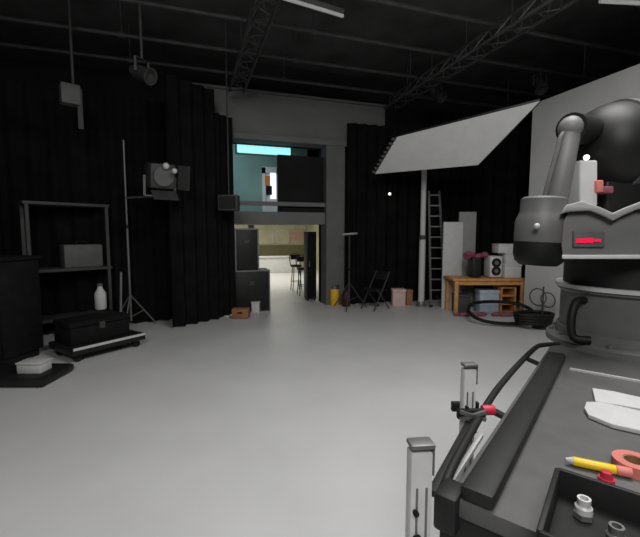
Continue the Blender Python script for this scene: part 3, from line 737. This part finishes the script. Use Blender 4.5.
q = wc-CF*.14+UP*.01; build('wrist_highlight', MB().sph(at(537, 226, DW-.135), .014), M['ring'], rb)  # pale ball stands in for a highlight on the wrist
# cables from column to deck
cb = MB()
cl0 = at(566, 308, DR-.05)
build('base_cable', MB().tube([Cc-CR*.34+UP*(zr-.06)-CF*.1, Cc-CR*.4+UP*(zr-.07)-CF*.12, Cc-CR*.435+UP*(zr-.16)-CF*.14, Cc-CR*.43+UP*(ZP+.08)-CF*.16, Cc-CR*.36+UP*(ZP+.075)-CF*.2], .022, 10), M['rubber'], rb)

# ------------------------------------------------------------------ things lying on the deck
def deckpt(px, py, z=0): return ground(px, py, z=ZP+z)
def flatpoly(name, pts, th, m, lab, cat, z=.002, grp=None):
    P = [deckpt(*p)+UP*z for p in pts]
    return single(name, MB().prism(P, UP*th, min(.003, th*.3)), m, lab, cat, P[0], grp)
flatpoly('paper_sheet', [(592, 391), (612, 394), (652, 403), (652, 414), (612, 407), (595, 404)], .012, M['paper'], 'narrow folded white paper lying behind the wider paper on the platform', 'paper', .002, 'white papers on the platform')
flatpoly('paper_sheet', [(586, 406), (600, 406), (652, 418), (652, 438), (612, 429), (588, 419), (584, 412)], .016, M['paper'], 'wider folded white paper lying in front on the platform', 'paper', .002, 'white papers on the platform')
# tray with sockets
t0 = deckpt(556, 497); 
ty = thing('tool_tray', 'open black tool tray at the near right of the platform', 'tray', t0)
ta, tbv = pv, pu*-1
tr_l, tr_w, tr_h = .5, .26, .075
def tpnt(a, b, z): return t0+ta*a+tbv*b+UP*z
rzt = math.atan2(ta.y, ta.x)
build('floor_pan', MB().box(tpnt(tr_l/2, tr_w/2, .006), (tr_l, tr_w, .008), rzt), M['black'], ty)
for b_ in (0, tr_w): build('long_wall', MB().box(tpnt(tr_l/2, b_, tr_h/2+.002), (tr_l, .012, tr_h), rzt, .003), M['platedark'], ty)
for a_ in (0, tr_l): build('end_wall', MB().box(tpnt(a_, tr_w/2, tr_h/2+.002), (.012, tr_w, tr_h), rzt, .003), M['platedark'], ty)
k = 0
names = ['dull silver socket in the tray, nearest its outer wall', 'dull silver socket in the tray, lying between two others', 'dull silver socket in the tray, toward the platform middle']
for (a_, b_, m) in ((.06, .06, 'alu'), (.12, .12, 'steel'), (.19, .07, 'alu')):
    q = tpnt(a_, b_, .012)
    so = thing('socket', names[k], 'socket', q, 'metal sockets in the tool tray'); k += 1
    build('barrel', MB().lathe([(0, 0), (.018, 0), (.018, .025), (.014, .03), (.014, .045), (.009, .045), (.009, .02), (0, .02)], q, UP, 16), M[m], so)
    build('hex_ring', MB().cyl(q+UP*.0, q+UP*.012, .021, n=6), M['steel'], so)
for (a_, b_, an, lab) in ((.28, .1, .5, 'grey spanner lying across the open tool tray'),):
    q = tpnt(a_, b_, .018); d = ta*math.cos(an)+tbv*math.sin(an); e_ = V((-d.y, d.x, 0))
    sn = thing('spanner', lab, 'tool', q)
    build('shaft', MB().bar(q-d*.08, q+d*.08, .016, .007, .002), M['steel'], sn)
    build('jaw', MB().bar(q+d*.075+e_*.012, q+d*.11+e_*.016, .012, .009).bar(q+d*.075-e_*.012, q+d*.11-e_*.016, .012, .009), M['steel'], sn)
    build('ring_end', MB().tube([q-d*.095+d*.018*math.cos(x)+e_*.018*math.sin(x) for x in [2*PI*i/10 for i in range(10)]], .006, 6, True, 2), M['steel'], sn)
# yellow marker resting on the deck, coral tape roll and red knob
ma, mb_ = deckpt(573, 461, .015), deckpt(616, 470, .015)
mk = thing('yellow_marker', 'yellow marker pen lying on the platform behind the tool tray', 'pen', (ma+mb_)/2)
d = (mb_-ma).normalized()
build('barrel', MB().cyl(ma, mb_, .0125, n=14, bev=.002), M['yellow'], mk)
build('tip', MB().cyl(ma-d*.018, ma, .005, .0115, n=12), M['paper'], mk)
build('cap', MB().cyl(mb_, mb_+d*.035, .0135, n=14, bev=.002), M['coral'], mk)
q = deckpt(634, 470)
tpz = thing('tape_roll', 'coral pink roll of tape lying on the platform beside the yellow marker', 'tape', q)
build('roll', MB().lathe([(.028, 0), (.052, 0), (.052, .03), (.028, .03), (.028, 0)], q, UP, 28), M['coral'], tpz)
build('core', MB().lathe([(.024, .001), (.0285, .001), (.0285, .029), (.024, .029), (.024, .001)], q, UP, 28), M['card'], tpz)
q = deckpt(606, 484)
kn = thing('red_stopper', 'small red cap standing between the yellow marker and the tool tray', 'cap', q)
build('skirt', MB().lathe([(0, 0), (.019, 0), (.019, .018), (0, .018)], q, UP, 20), M['red'], kn); build('crown', MB().lathe([(0, .018), (.015, .018), (.012, .034), (0, .036)], q, UP, 20), M['red'], kn)

# ================================================================== LIGHT
def area(name, loc, target, sx, sy, power, color=(1, 1, 1)):
    l = bpy.data.lights.new(name, 'AREA'); l.shape = 'RECTANGLE'; l.size = sx; l.size_y = sy; l.energy = power; l.color = color
    o = bpy.data.objects.new(name, l); C.objects.link(o); o.location = V(loc)
    o.rotation_euler = (V(target)-V(loc)).to_track_quat('-Z', 'Y').to_euler(); return o
KL = CF*2.0+CR*1.5
area('overhead_softbox_lamp', (KL.x, KL.y, 5.2), (KL.x+.1, KL.y+.3, 0), 2.2, 2.2, 190, (1, .99, .97))
area('rear_fill_light', (-1.0, -2.0, 4.6), (4.0, 6, 2.4), 1.8, 1.8, 170, (1, .99, .97))  # added fill behind the camera, brightens the upright faces
area('back_room_lamp', (2.6, Y0+6.0, 2.66), (2.6, Y0+6.0, 0), 3, 5, 150, (1, .97, .86))
area('mezzanine_lamp', (1.2, Y0+1.6, z_bulk0+.55), (1.2, Y0+2.6, z_deck1), 1.0, .8, 45, (.8, .97, 1))
w = bpy.data.worlds.new('world'); bpy.context.scene.world = w; w.use_nodes = True
w.node_tree.nodes['Background'].inputs[0].default_value = (.5, .5, .5, 1); w.node_tree.nodes['Background'].inputs[1].default_value = 0.0

# ================================================================== CAMERA
cam = bpy.data.cameras.new('camera'); co = bpy.data.objects.new('camera', cam); C.objects.link(co)
cam.sensor_fit = 'HORIZONTAL'; cam.sensor_width = 36; cam.lens = 36*F/640; cam.clip_start = .05; cam.clip_end = 100
co.location = EYE; co.rotation_euler = (PI/2-PITCH, 0, -YAW)
sc = bpy.context.scene; sc.camera = co
sc.view_settings.view_transform = 'Standard'; sc.view_settings.look = 'None'; sc.view_settings.gamma = 1; sc.view_settings.use_curve_mapping = False
sc.view_settings.exposure = 0
